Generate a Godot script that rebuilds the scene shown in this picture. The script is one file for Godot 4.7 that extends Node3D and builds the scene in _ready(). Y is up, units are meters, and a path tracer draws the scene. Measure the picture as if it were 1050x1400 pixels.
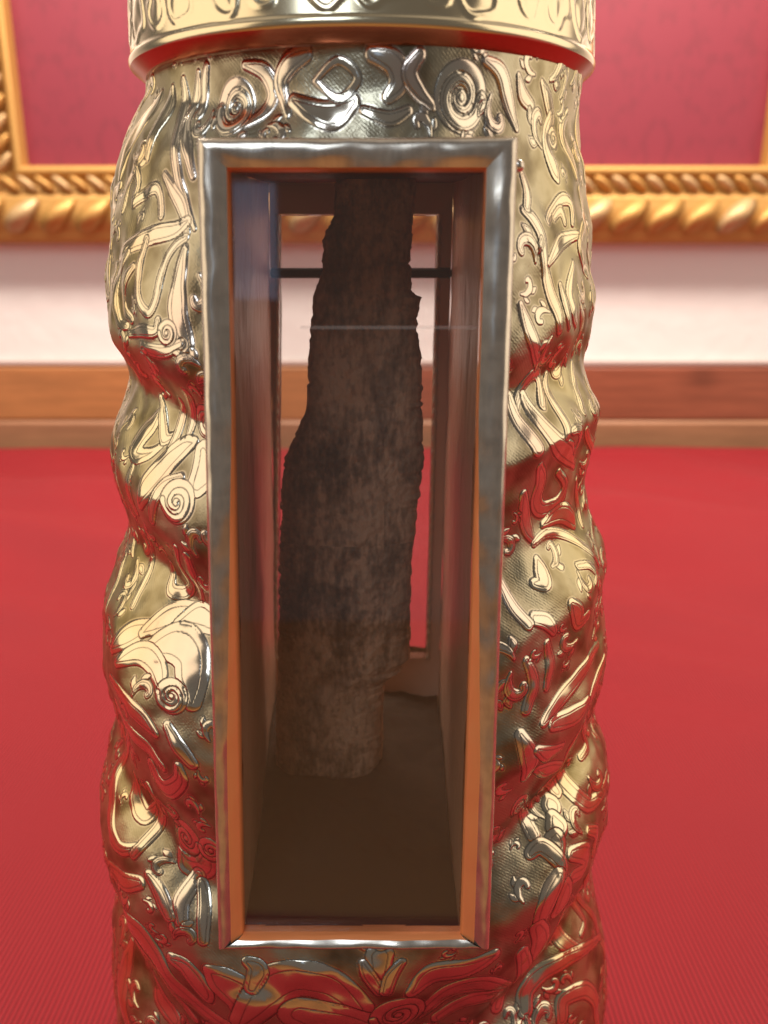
extends Node3D
# A gilded arm reliquary with a glazed window on a red tablecloth; behind it a wooden rail, a white wall and a hung gold frame.

const CELL := 0.25                 # mm per cell of the relief of the sleeve
const GW := 1176                   # cells round the sleeve: 210 degrees of 1.4 mm
const GH := 1720                   # cells up the sleeve: 430 mm
const X0 := -0.010                 # axis of the sleeve
var EH := PackedFloat32Array()     # relief height, mm
var ED := PackedFloat32Array()     # distance to the edge of the nearest raised motif, mm
var EG := PackedFloat32Array()     # engraved lines, 0..1
var PL := PackedFloat32Array()
var PR := PackedFloat32Array()
var rng := RandomNumberGenerator.new()

# ------------------------------------------------------------------ helpers
func _part(called: String, m: Mesh, mat: Material, parent: Node) -> MeshInstance3D:
	var o := MeshInstance3D.new()
	o.name = called
	o.mesh = m
	o.material_override = mat
	parent.add_child(o, true)
	return o

func _thing(called: String, label: String, category: String, at := Vector3.ZERO) -> Node3D:
	var o := Node3D.new()
	o.name = called
	add_child(o, true)
	o.position = at
	o.set_meta("label", label)
	o.set_meta("category", category)
	return o

func _metal(c: Color, rough: float, metallic := 1.0) -> StandardMaterial3D:
	var m := StandardMaterial3D.new()
	m.albedo_color = c
	m.metallic = metallic
	m.roughness = rough
	return m

func _plain(c: Color, rough: float) -> StandardMaterial3D:
	return _metal(c, rough, 0.0)

func _noise(freq: float, oct: int, s: int, kind := FastNoiseLite.TYPE_SIMPLEX_SMOOTH) -> FastNoiseLite:
	var n := FastNoiseLite.new()
	n.noise_type = kind
	n.frequency = freq
	n.fractal_octaves = oct
	n.seed = s
	return n

# grid of nu x nv points, row by row; du rises to the viewer's right, dv upward on a face that looks at the viewer
func _grid(nu: int, nv: int, v: PackedVector3Array, uv: PackedVector2Array, keep := PackedByteArray()) -> ArrayMesh:
	var n := PackedVector3Array()
	n.resize(v.size())
	for j in nv:
		var jd := maxi(j - 1, 0) * nu
		var ju := mini(j + 1, nv - 1) * nu
		var row := j * nu
		for i in nu:
			var a := v[row + mini(i + 1, nu - 1)] - v[row + maxi(i - 1, 0)]
			var b := v[ju + i] - v[jd + i]
			n[row + i] = a.cross(b).normalized()
	var idx := PackedInt32Array()
	idx.resize((nu - 1) * (nv - 1) * 6)
	var k := 0
	var holed := keep.size() > 0
	for j in nv - 1:
		for i in nu - 1:
			var a := j * nu + i
			if holed and keep[a] == 0:
				continue
			idx[k] = a
			idx[k + 1] = a + nu
			idx[k + 2] = a + 1
			idx[k + 3] = a + 1
			idx[k + 4] = a + nu
			idx[k + 5] = a + nu + 1
			k += 6
	idx.resize(k)
	var arr := []
	arr.resize(Mesh.ARRAY_MAX)
	arr[Mesh.ARRAY_VERTEX] = v
	arr[Mesh.ARRAY_NORMAL] = n
	if uv.size():
		arr[Mesh.ARRAY_TEX_UV] = uv
	arr[Mesh.ARRAY_INDEX] = idx
	var m := ArrayMesh.new()
	m.add_surface_from_arrays(Mesh.PRIMITIVE_TRIANGLES, arr)
	return m

# flat-shaded solids
func _quad(st: SurfaceTool, a: Vector3, b: Vector3, c: Vector3, d: Vector3) -> void:
	for p in [a, b, c, a, c, d]:
		st.add_vertex(p)

func _start() -> SurfaceTool:
	var st := SurfaceTool.new()
	st.begin(Mesh.PRIMITIVE_TRIANGLES)
	st.set_smooth_group(-1)
	return st

func _done(st: SurfaceTool) -> ArrayMesh:
	st.generate_normals()
	return st.commit()

# a box with chamfered edges, from corner lo to corner hi
func _bevel_box(lo: Vector3, hi: Vector3, c: float) -> ArrayMesh:
	var st := _start()
	var mid := (lo + hi) * 0.5
	var h := (hi - lo) * 0.5
	var ring := []                # eight-sided outline in x,y, at three depths
	for q in [[h.z, c], [h.z - c, 0.0], [-h.z + c, 0.0], [-h.z, c]]:
		var x: float = h.x - q[1]
		var y: float = h.y - q[1]
		var z: float = q[0]
		ring.append([Vector3(-x + c, -y, z), Vector3(x - c, -y, z), Vector3(x, -y + c, z), Vector3(x, y - c, z), Vector3(x - c, y, z), Vector3(-x + c, y, z), Vector3(-x, y - c, z), Vector3(-x, -y + c, z)])
	for r in 3:
		for k in 8:
			var k2 := (k + 1) % 8
			_quad(st, mid + ring[r][k], mid + ring[r + 1][k], mid + ring[r + 1][k2], mid + ring[r][k2])
	for k in range(1, 7):
		for p in [ring[0][0], ring[0][k + 1], ring[0][k], ring[3][0], ring[3][k], ring[3][k + 1]]:
			st.add_vertex(mid + p)
	return _done(st)

# a bar of rounded section between rings of points (each ring closed), joined smoothly
func _loft(rings: Array, caps := true) -> ArrayMesh:
	var st := SurfaceTool.new()
	st.begin(Mesh.PRIMITIVE_TRIANGLES)
	st.set_smooth_group(0)
	var m: int = rings[0].size()
	for r in rings.size() - 1:
		for k in m:
			var k2 := (k + 1) % m
			_quad(st, rings[r][k], rings[r][k2], rings[r + 1][k2], rings[r + 1][k])
	if caps:
		st.set_smooth_group(-1)
		for k in range(1, m - 1):
			for p in [rings[0][0], rings[0][k + 1], rings[0][k]]:
				st.add_vertex(p)
			for p in [rings[-1][0], rings[-1][k], rings[-1][k + 1]]:
				st.add_vertex(p)
	return _done(st)

# ------------------------------------------------------------------ the relief of the sleeve
func _table(list: Array) -> PackedFloat32Array:
	var raw := PackedFloat32Array()
	raw.resize(481)
	var k := 0
	for i in 481:
		while k < list.size() / 2 - 2 and list[k * 2 + 2] < i:
			k += 1
		var t := clampf((i - list[k * 2]) / maxf(1.0, list[k * 2 + 2] - list[k * 2]), 0.0, 1.0)
		raw[i] = lerpf(list[k * 2 + 1], list[k * 2 + 3], t) * 0.001
	var out := raw.duplicate()
	for i in 481:
		var s := 0.0
		var w := 0.0
		for d in range(-7, 8):
			var g := exp(-0.5 * (d / 2.4) * (d / 2.4))
			s += raw[clampi(i + d, 0, 480)] * g
			w += g
		out[i] = s / w
	return out

func _trend(y: float) -> float:
	var p: Array = [-0.12095, -0.0449723, 0.104879]
	return float(p[0]) * y * y + p[1] * y + p[2]

# lays one raised motif: beads of (x mm round, y mm up, radius mm); it covers what lies under it and gets an engraved outline
func _lay(beads: PackedVector3Array, height: float) -> void:
	var lo := Vector2(1e6, 1e6)
	var hi := Vector2(-1e6, -1e6)
	var widest := 0.0
	for q in beads:
		lo = lo.min(Vector2(q.x - q.z, q.y - q.z))
		hi = hi.max(Vector2(q.x + q.z, q.y + q.z))
		widest = maxf(widest, q.z)
	var i0 := clampi(int((lo.x - 1.0) / CELL), 0, GW - 1)
	var j0 := clampi(int((lo.y - 1.0) / CELL), 0, GH - 1)
	var w := clampi(int((hi.x + 1.0) / CELL) + 1, 0, GW - 1) - i0
	var h := clampi(int((hi.y + 1.0) / CELL) + 1, 0, GH - 1) - j0
	if w < 2 or h < 2:
		return
	var dd := PackedFloat32Array()
	dd.resize(w * h)
	dd.fill(9.0)
	for q in beads:
		var gx := q.x / CELL - i0
		var gy := q.y / CELL - j0
		var reach := (q.z + 0.8) / CELL
		for j in range(maxi(int(gy - reach), 0), mini(int(gy + reach) + 2, h)):
			for i in range(maxi(int(gx - reach), 0), mini(int(gx + reach) + 2, w)):
				var d := sqrt((i - gx) * (i - gx) + (j - gy) * (j - gy)) * CELL - q.z
				if d < dd[j * w + i]:
					dd[j * w + i] = d
	for j in h:
		for i in w:
			var d := dd[j * w + i]
			if d > 0.6:
				continue
			var k := (j + j0) * GW + i + i0
			var line := exp(-pow((d - 0.02) / 0.15, 2.0))
			if d < 0.0:
				var q := clampf(1.0 + d / widest, 0.0, 1.0)
				EH[k] = EH[k] * 0.35 + height * pow(1.0 - q * q * q, 0.55)
				if widest > 1.3:
					line = maxf(line, 0.75 * exp(-pow((d + 0.45 * widest) / 0.13, 2.0)))
				EG[k] = line
			else:
				EG[k] = maxf(EG[k], line)
			ED[k] = minf(ED[k], d)

# degrees round the sleeve, mm up, radius in mm
func _stroke(kind: String, p: Array) -> void:
	var n := p.size() / 3
	var c := []
	var wide := 1.0 if kind == "F" else 1.55
	var widest := 0.0
	for i in n:
		c.append(Vector3((p[i * 3] + 105.0) * 1.4, p[i * 3 + 1], p[i * 3 + 2]))
		widest = maxf(widest, p[i * 3 + 2] * wide)
	var beads := PackedVector3Array()
	for i in n - 1:
		var a: Vector3 = c[maxi(i - 1, 0)]
		var b: Vector3 = c[i]
		var d: Vector3 = c[i + 1]
		var e: Vector3 = c[mini(i + 2, n - 1)]
		var steps := maxi(2, int(Vector2(d.x - b.x, d.y - b.y).length() / (0.28 * minf(b.z, d.z) + 0.08)))
		for s in steps + (1 if i == n - 2 else 0):
			var q := b.cubic_interpolate(d, a, e, float(s) / steps)
			beads.append(Vector3(q.x, q.y, maxf(q.z * wide, 0.35)))
	_lay(beads, minf(0.19 * widest, 0.42))

func _spiral(deg: float, y: float, r: float, turns: float, width: float, way: float) -> void:
	var cx := (deg + 105.0) * 1.4
	r *= 1.3
	var w := width * 0.25
	var steps := int(turns * 6.3 * r / (0.3 * w))
	var beads := PackedVector3Array()
	_lay(PackedVector3Array([Vector3(cx, y, r + w * 0.8)]), 0.35)
	for s in steps:
		var t := float(s) / steps
		var a := way * TAU * turns * t + (PI if way > 0 else 0.0)
		var rr := r * (1.0 - 0.92 * t)
		beads.append(Vector3(cx + cos(a) * rr, y + sin(a) * rr, w * (0.95 - 0.4 * t)))
	_lay(beads, 0.32)
	_lay(PackedVector3Array([Vector3(cx, y, w * 0.9)]), 0.32)

func _motifs() -> void:
	_stroke("D", [-54, 386, 1.3, -55, 382, 2.6, -59, 377, 2.9, -63, 370, 2.2, -65, 365, 0.9])
	_stroke("D", [-48, 387, 0.9, -47, 381, 1.8, -48, 376, 1.5, -48, 369, 0.8])
	_stroke("D", [-43, 388, 1, -41, 380, 1.5, -39, 373, 1.3, -37, 366, 1.1, -33, 356, 0.9, -30, 350, 0.5])
	_stroke("D", [-37, 389, 0.7, -38, 383, 1.3, -38, 377, 1.1, -35, 370, 1.1, -32, 363, 0.7])
	_stroke("D", [-57, 357, 1, -56, 363, 1.2, -52, 366, 1.2, -50, 363, 0.9, -52, 359, 1])
	_stroke("D", [-52, 358, 1, -47, 360, 1.1, -43, 361, 1.1, -41, 359, 0.9, -40, 354, 0.9])
	_stroke("D", [-64, 355, 1, -69, 361, 1.5, -63, 364, 0.8])
	_stroke("D", [-40, 364, 0.7, -37, 360, 1.1, -34, 355, 1.3, -32, 349, 0.9])
	_stroke("D", [-56, 344, 1, -49, 347, 1.5, -42, 349, 1.7, -36, 350, 1.5, -32, 352, 0.9])
	_stroke("D", [-44, 348, 0.8, -45, 340, 1, -44, 332, 1, -41, 329, 1, -39, 332, 1, -38, 340, 0.9, -35, 346, 0.9, -32, 348, 0.7])
	_stroke("D", [-50, 345, 0.8, -55, 339, 1.2, -57, 332, 1.4, -55, 326, 1.2, -51, 325, 0.8])
	_stroke("D", [-47, 341, 0.8, -51, 336, 1.2, -52, 330, 1.2, -49, 327, 1])
	_stroke("D", [-64, 349, 0.8, -66, 341, 1.3, -65, 332, 1.1])
	_stroke("D", [-32, 345, 1.1, -33, 336, 1.9, -33, 329, 2.1, -31, 321, 1.5])
	_stroke("D", [-50, 323, 0.8, -44, 324, 1.2, -39, 324, 1, -38, 327, 0.8])
	_stroke("D", [-45, 320, 0.8, -41, 319, 1.2, -36, 319, 1.2, -32, 321, 1])
	_stroke("D", [-49, 301, 0.8, -51, 297, 1.8, -54, 292, 2.5, -54, 287, 1.9, -49, 288, 1.3, -46, 291, 0.8])
	_stroke("D", [-50, 304, 0.8, -48, 298, 1.2, -46, 293, 1.4, -43, 294, 0.8])
	_stroke("D", [-41, 304, 1, -42, 299, 1.4, -42, 294, 1.2, -43, 291, 0.8])
	_stroke("D", [-35, 307, 1.2, -37, 302, 1.4, -38, 297, 1.2, -38, 294, 0.8])
	_stroke("D", [-36, 293, 1.2, -39, 291, 2.2, -43, 285, 2.8, -47, 278, 2.5, -49, 273, 1.2])
	_stroke("D", [-33, 291, 2, -31, 286, 3.3, -32, 282, 2.5])
	_stroke("D", [-37, 283, 1.1, -41, 280, 1.5, -44, 274, 1.4, -45, 269, 1])
	_stroke("D", [-74, 293, 1, -69, 286, 1.2, -66, 278, 1.3, -63, 269, 1.2])
	_stroke("D", [-54, 283, 0.9, -56, 276, 1.5, -55, 269, 1.1])
	_stroke("D", [-68, 253, 0.5, -67, 243, 1, -68, 232, 1.1, -67, 224, 0.7])
	_stroke("D", [-54, 259, 0.8, -55, 248, 1, -55, 238, 0.8])
	_stroke("D", [-47, 253, 0.9, -46, 246, 1.2, -42, 245, 1.5, -39, 249, 1.3, -40, 256, 1.1, -38, 262, 0.9])
	_stroke("D", [-35, 260, 1.1, -36, 252, 1.3, -36, 245, 1.1])
	_stroke("D", [-57, 223, 1, -52, 230, 2.6, -46, 235, 1.3])
	_stroke("D", [-48, 232, 1.1, -43, 238, 2.6, -39, 241, 1.5])
	_stroke("D", [-40, 237, 1.3, -36, 240, 2.6, -31, 239, 2.2])
	_stroke("D", [-44, 228, 2.4, -39, 232, 3.6, -34, 230, 3.6, -32, 224, 3.3, -31, 217, 1.9])
	_stroke("D", [-53, 221, 1.2, -47, 226, 2.4, -42, 225, 2.6, -39, 220, 1.9, -38, 215, 1])
	_stroke("D", [-57, 213, 1.1, -51, 211, 1.9, -44, 208, 2.1, -39, 204, 1])
	_stroke("D", [-62, 200, 1.4, -53, 199, 1.8, -45, 197, 1.9, -38, 193, 1.3])
	_stroke("D", [-36, 208, 1, -33, 203, 1.5, -30, 198, 1.3])
	_stroke("D", [-53, 194, 1.2, -62, 178, 1.6, -62, 166, 2.2, -59, 157, 2.4, -53, 153, 1.7, -47, 157, 1.1])
	_stroke("D", [-54, 178, 1.1, -53, 170, 1.9, -49, 166, 2, -46, 171, 1.2])
	_stroke("D", [-47, 179, 1, -44, 171, 1.4, -45, 163, 1.3, -48, 154, 1.1])
	_stroke("D", [-43, 190, 1.4, -41, 185, 2.2, -37, 185, 2.1, -33, 191, 1.6, -33, 196, 1])
	_stroke("D", [-37, 161, 1, -35, 157, 2.1, -31, 158, 2.6, -29, 164, 2])
	_stroke("D", [-32, 155, 1.6, -34, 147, 1.7, -33, 141, 1.4])
	_stroke("D", [-31, 153, 1.1, -29, 146, 1.4, -28, 137, 1.1])
	_stroke("D", [-57, 142, 1.4, -51, 142, 2.3, -45, 146, 1.5])
	_stroke("D", [-43, 150, 1.1, -39, 146, 1.7, -36, 141, 1.5])
	_stroke("D", [-56, 122, 1.7, -47, 128, 3.4, -41, 123, 3.7, -36, 115, 3.1, -29, 108, 2.8, -22, 106, 2.2])
	_stroke("D", [-59, 105, 1, -60, 91, 2.6, -59, 77, 3.4, -56, 73, 2.7])
	_stroke("D", [-51, 117, 1.4, -46, 113, 2.3, -40, 107, 1.9, -33, 100, 1.4])
	_stroke("D", [-47, 101, 1.4, -45, 94, 2.4, -41, 90, 2.1])
	_stroke("D", [-35, 126, 1.2, -31, 125, 2.1, -28, 120, 2.4, -27, 116, 1.2])
	_stroke("D", [-26, 128, 1.4, -23, 125, 3.4, -19, 120, 3.7, -19, 113, 2.3])
	_stroke("D", [-20, 111, 2.3, -15, 124, 3.9, -10, 130, 4.3, -4, 128, 3.8, 1, 120, 2.7])
	_stroke("D", [-19, 133, 1.1, -17, 131, 1.9, -18, 125, 1.4])
	_stroke("D", [-9, 117, 3.9, -3, 114, 5, 3, 112, 3.3])
	_stroke("D", [5, 138, 2.4, 5, 133, 1.9, 6, 128, 0.8])
	_stroke("D", [2, 136, 0.8, 3, 132, 1.3, 5, 126, 1.1])
	_stroke("D", [9, 135, 0.8, 7, 131, 1.3, 6, 126, 1.1])
	_stroke("D", [11, 124, 1.4, 15, 129, 2.5, 21, 129, 2.3, 27, 131, 1.2])
	_stroke("D", [13, 112, 1.7, 19, 120, 2.5, 25, 119, 2.6, 32, 111, 1.6])
	_stroke("D", [17, 108, 1.7, 23, 112, 2.2, 30, 109, 1.9, 33, 99, 1.4])
	_stroke("D", [46, 387, 0.7, 50, 383, 1.8, 52, 380, 1.5])
	_stroke("D", [38, 387, 0.7, 40, 383, 1.4, 43, 381, 1.1])
	_stroke("D", [51, 380, 1.1, 49, 373, 1.9, 50, 367, 1.7, 51, 364, 0.8])
	_stroke("D", [61, 383, 0.7, 57, 377, 1.5, 60, 371, 1.6, 61, 366, 0.8])
	_stroke("D", [73, 388, 0.7, 69, 377, 1.3, 72, 368, 1.7])
	_stroke("D", [45, 353, 0.8, 48, 356, 1, 52, 359, 1.2, 55, 358, 1, 55, 353, 0.8])
	_stroke("D", [48, 354, 0.8, 51, 356, 1, 52, 353, 0.8])
	_stroke("D", [38, 355, 0.9, 40, 353, 1.3, 42, 348, 1.3, 44, 340, 1.3, 46, 332, 1.6, 48, 324, 1])
	_stroke("D", [45, 342, 0.8, 49, 347, 1.5, 54, 349, 1.2, 58, 350, 0.8])
	_stroke("D", [63, 363, 0.8, 66, 357, 1.3, 60, 351, 1.2, 59, 346, 1, 67, 340, 1.3])
	_stroke("D", [67, 349, 0.8, 73, 341, 1.3, 74, 333, 1.1])
	_stroke("D", [55, 342, 0.8, 52, 334, 1.4, 54, 328, 1.2, 57, 325, 0.8])
	_stroke("D", [49, 336, 0.8, 50, 330, 1.2, 52, 325, 0.8])
	_stroke("D", [39, 364, 0.7, 40, 360, 1.1, 39, 356, 0.9])
	_stroke("D", [36, 331, 0.8, 38, 325, 1.6, 41, 319, 1.4, 44, 314, 0.8])
	_stroke("D", [60, 330, 1, 64, 324, 1.3, 63, 317, 1.1])
	_stroke("D", [38, 303, 0.8, 42, 310, 1.2, 45, 312, 1.4, 47, 309, 1.2, 45, 303, 1])
	_stroke("D", [41, 306, 1, 42, 300, 1.6, 45, 293, 2, 52, 288, 2.1, 59, 283, 1.2])
	_stroke("D", [50, 311, 0.8, 49, 305, 1.2, 49, 299, 1.2, 49, 294, 1.1])
	_stroke("D", [63, 313, 0.9, 61, 306, 1.2, 60, 300, 1.4])
	_stroke("D", [72, 308, 0.7, 73, 303, 1.1, 77, 297, 1.5])
	_stroke("D", [51, 295, 0.9, 54, 295, 1.1, 57, 291, 1.2, 56, 288, 0.9])
	_stroke("D", [37, 306, 1, 37, 299, 1.6, 39, 292, 1.7])
	_stroke("D", [62, 293, 1, 72, 285, 1.5])
	_stroke("D", [41, 286, 1.1, 44, 281, 2, 44, 275, 2, 47, 271, 1.8, 53, 272, 1.6, 55, 277, 1.2, 51, 282, 0.9])
	_stroke("D", [38, 278, 1.1, 40, 272, 2, 42, 266, 1.8, 44, 262, 0.9])
	_stroke("D", [48, 266, 1.1, 55, 268, 2.3, 61, 264, 2.1])
	_stroke("D", [62, 277, 1, 65, 269, 1.2, 66, 261, 0.8])
	_stroke("D", [44, 256, 1.1, 44, 253, 1.9, 43, 250, 1.7, 41, 250, 1.1])
	_stroke("D", [56, 251, 0.8, 60, 250, 1, 63, 246, 1.1, 61, 244, 0.9])
	_stroke("D", [49, 242, 1.2, 51, 238, 2.2, 52, 234, 1.5, 56, 235, 1.3])
	_stroke("D", [44, 261, 0.9, 49, 263, 1.1, 57, 260, 1.1, 63, 254, 0.9, 68, 247, 0.8])
	_stroke("D", [38, 241, 1.4, 41, 239, 1.7, 43, 235, 1])
	_stroke("D", [72, 259, 0.7, 70, 253, 1, 70, 247, 1])
	_stroke("D", [33, 252, 0.9, 34, 245, 1.3, 36, 240, 1.2])
	_stroke("D", [65, 220, 0.9, 57, 218, 1.7, 50, 214, 1.7, 43, 210, 1.7, 39, 207, 1])
	_stroke("D", [68, 214, 0.9, 63, 209, 1.6, 57, 205, 1.5])
	_stroke("D", [41, 232, 1, 42, 225, 1.4, 41, 218, 1.2])
	_stroke("D", [55, 206, 1.1, 49, 204, 2.2, 42, 205, 1.6])
	_stroke("D", [35, 229, 0.9, 37, 221, 1.4, 35, 213, 1.2])
	_stroke("D", [33, 206, 1.2, 35, 197, 2.1, 35, 190, 1.3])
	_stroke("D", [37, 199, 1.1, 41, 195, 1.9, 46, 194, 1.1])
	_stroke("D", [38, 191, 1.1, 43, 187, 2, 48, 185, 1.2])
	_stroke("D", [54, 195, 1.6, 52, 185, 2.4, 53, 174, 2.1, 58, 164, 1.9, 65, 163, 1.5, 71, 166, 0.8])
	_stroke("D", [60, 193, 1.4, 66, 182, 1.2, 61, 179, 1])
	_stroke("D", [38, 178, 0.9, 39, 173, 1.5, 40, 164, 1.5])
	_stroke("D", [44, 177, 1.2, 48, 178, 1.8, 50, 173, 1.4])
	_stroke("D", [47, 172, 1.2, 47, 170, 2.2])
	_stroke("D", [46, 167, 1.5, 46, 164, 2.5])
	_stroke("D", [45, 162, 1.5, 44, 159, 2.7, 43, 156, 1.7])
	_stroke("D", [48, 154, 1.7, 52, 151, 2.4, 55, 145, 1.9, 53, 142, 2, 48, 145, 1.8])
	_stroke("D", [38, 159, 1.3, 41, 160, 1.8, 44, 154, 1.7, 44, 148, 1.2])
	_stroke("D", [43, 150, 1.7, 40, 145, 2.6, 38, 138, 2.2, 38, 131, 1.3])
	_stroke("D", [45, 146, 1.2, 45, 140, 2.9, 43, 136, 2])
	_stroke("D", [55, 157, 1.1, 61, 150, 1.6, 60, 143, 1.4])
	_stroke("D", [58, 134, 1.4, 69, 107, 1, 74, 90, 1.5, 74, 77, 1.4])
	_stroke("D", [58, 118, 1.4, 54, 115, 1.9, 55, 107, 2, 60, 99, 1.2])
	_stroke("D", [63, 116, 1.1, 65, 107, 1, 62, 104, 0.9])
	_stroke("D", [48, 126, 1.4, 46, 118, 2, 46, 109, 1.3])
	_stroke("D", [74, 89, 0.9, 60, 99, 1.7, 49, 101, 2.1, 42, 98, 2.2, 40, 92, 2])
	_stroke("D", [37, 135, 1.8, 40, 124, 2.7, 39, 116, 1.7])
	_stroke("D", [34, 126, 1.6, 37, 114, 2.2, 36, 106, 2.2, 33, 98, 1.7])
	_stroke("D", [49, 82, 1.7, 51, 88, 2, 58, 85, 2, 62, 75, 1.8, 64, 62, 1.7])
	_stroke("D", [-23, 389, 0.8, -18, 387, 1.5, -16, 382, 1.5, -18, 378, 1.2, -22, 375, 0.7])
	_stroke("D", [-12, 377, 0.8, -14, 384, 1.5, -12, 388, 1.9, -8, 390, 1.4])
	_stroke("D", [-11, 380, 1.2, -6, 377, 2, -2, 376, 2.4, 2, 379, 1.4])
	_stroke("D", [-6, 384, 0.5, -1, 388, 0.7, 3, 384, 0.7, -1, 380, 0.7, -6, 384, 0.5])
	_stroke("D", [6, 389, 1.4, 10, 387, 1.9, 11, 383, 1.7, 9, 380, 1.2])
	_stroke("D", [15, 389, 1, 13, 385, 1.4, 15, 381, 1.2, 18, 378, 0.7])
	_stroke("D", [29, 389, 0.8, 33, 387, 1.4, 36, 381, 1.4, 38, 375, 0.7])
	_stroke("D", [-34, 390, 0.9, -35, 386, 1.3, -35, 379, 1.1])
	_stroke("D", [4, 377, 0.8, 9, 375, 1.2, 13, 377, 0.8])
	_spiral(-35.5, 323.8, 2.3, 1.4, 3, 1)
	_spiral(-32.4, 299.3, 3.2, 1.5, 4, -1)
	_spiral(-36.5, 276.4, 4.3, 1.6, 5, 1)
	_spiral(-35.8, 217.2, 3.7, 1.4, 4, 1)
	_spiral(-35, 167, 4, 1.4, 5, -1)
	_spiral(-27.8, 167.2, 3, 1.4, 4, 1)
	_spiral(8.3, 114.9, 5, 1.5, 5, 1)
	_spiral(52.3, 374.7, 1.9, 1.3, 3, 1)
	_spiral(36.1, 176.9, 2.6, 1.3, 4, -1)
	_spiral(-25.6, 379.5, 4.4, 1.7, 7, 1)
	_spiral(24, 380.5, 5.1, 1.7, 8, -1)

# acanthus curls in the spaces that the larger motifs leave free: a stem that winds up, with leaf lobes along its outer side
func _fillers() -> void:
	for k in 2100:
		var x := rng.randf_range(20.0, 274.0)
		var y := rng.randf_range(10.0, 392.0)
		if absf(x - 147.0) < 32.0 and y > 165.0 and y < 352.0:
			continue
		var a := rng.randf() * TAU
		var size := rng.randf_range(1.1, 1.9) if k < 1400 else rng.randf_range(0.6, 1.0)
		var way := 1.0 if rng.randf() < 0.5 else -1.0
		var pts := []
		var lobes := []
		var free := true
		var at := Vector2(x, y)
		for s in 8:
			at += Vector2(cos(a), sin(a)) * 1.5 * size * (1.0 - s * 0.07)
			a += way * (0.12 + 0.13 * s)
			if ED[clampi(int(at.y / CELL), 0, GH - 1) * GW + clampi(int(at.x / CELL), 0, GW - 1)] < 0.55 * size:
				free = false
				break
			pts.append_array([at.x / 1.4 - 105.0, at.y, [0.35, 0.6, 0.85, 1.0, 1.05, 0.95, 0.8, 0.75][s] * size])
			if s == 1 or s == 3:
				var o := a - way * 0.9
				var tip := at + Vector2(cos(o), sin(o)) * 2.6 * size
				var mid := at + Vector2(cos(o - way * 0.3), sin(o - way * 0.3)) * 1.4 * size
				lobes.append([at.x / 1.4 - 105.0, at.y, 0.5 * size, mid.x / 1.4 - 105.0, mid.y, 0.85 * size, tip.x / 1.4 - 105.0, tip.y, 0.35 * size])
		if free:
			for l in lobes:
				_stroke("F", l)
			_stroke("F", pts)

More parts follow.
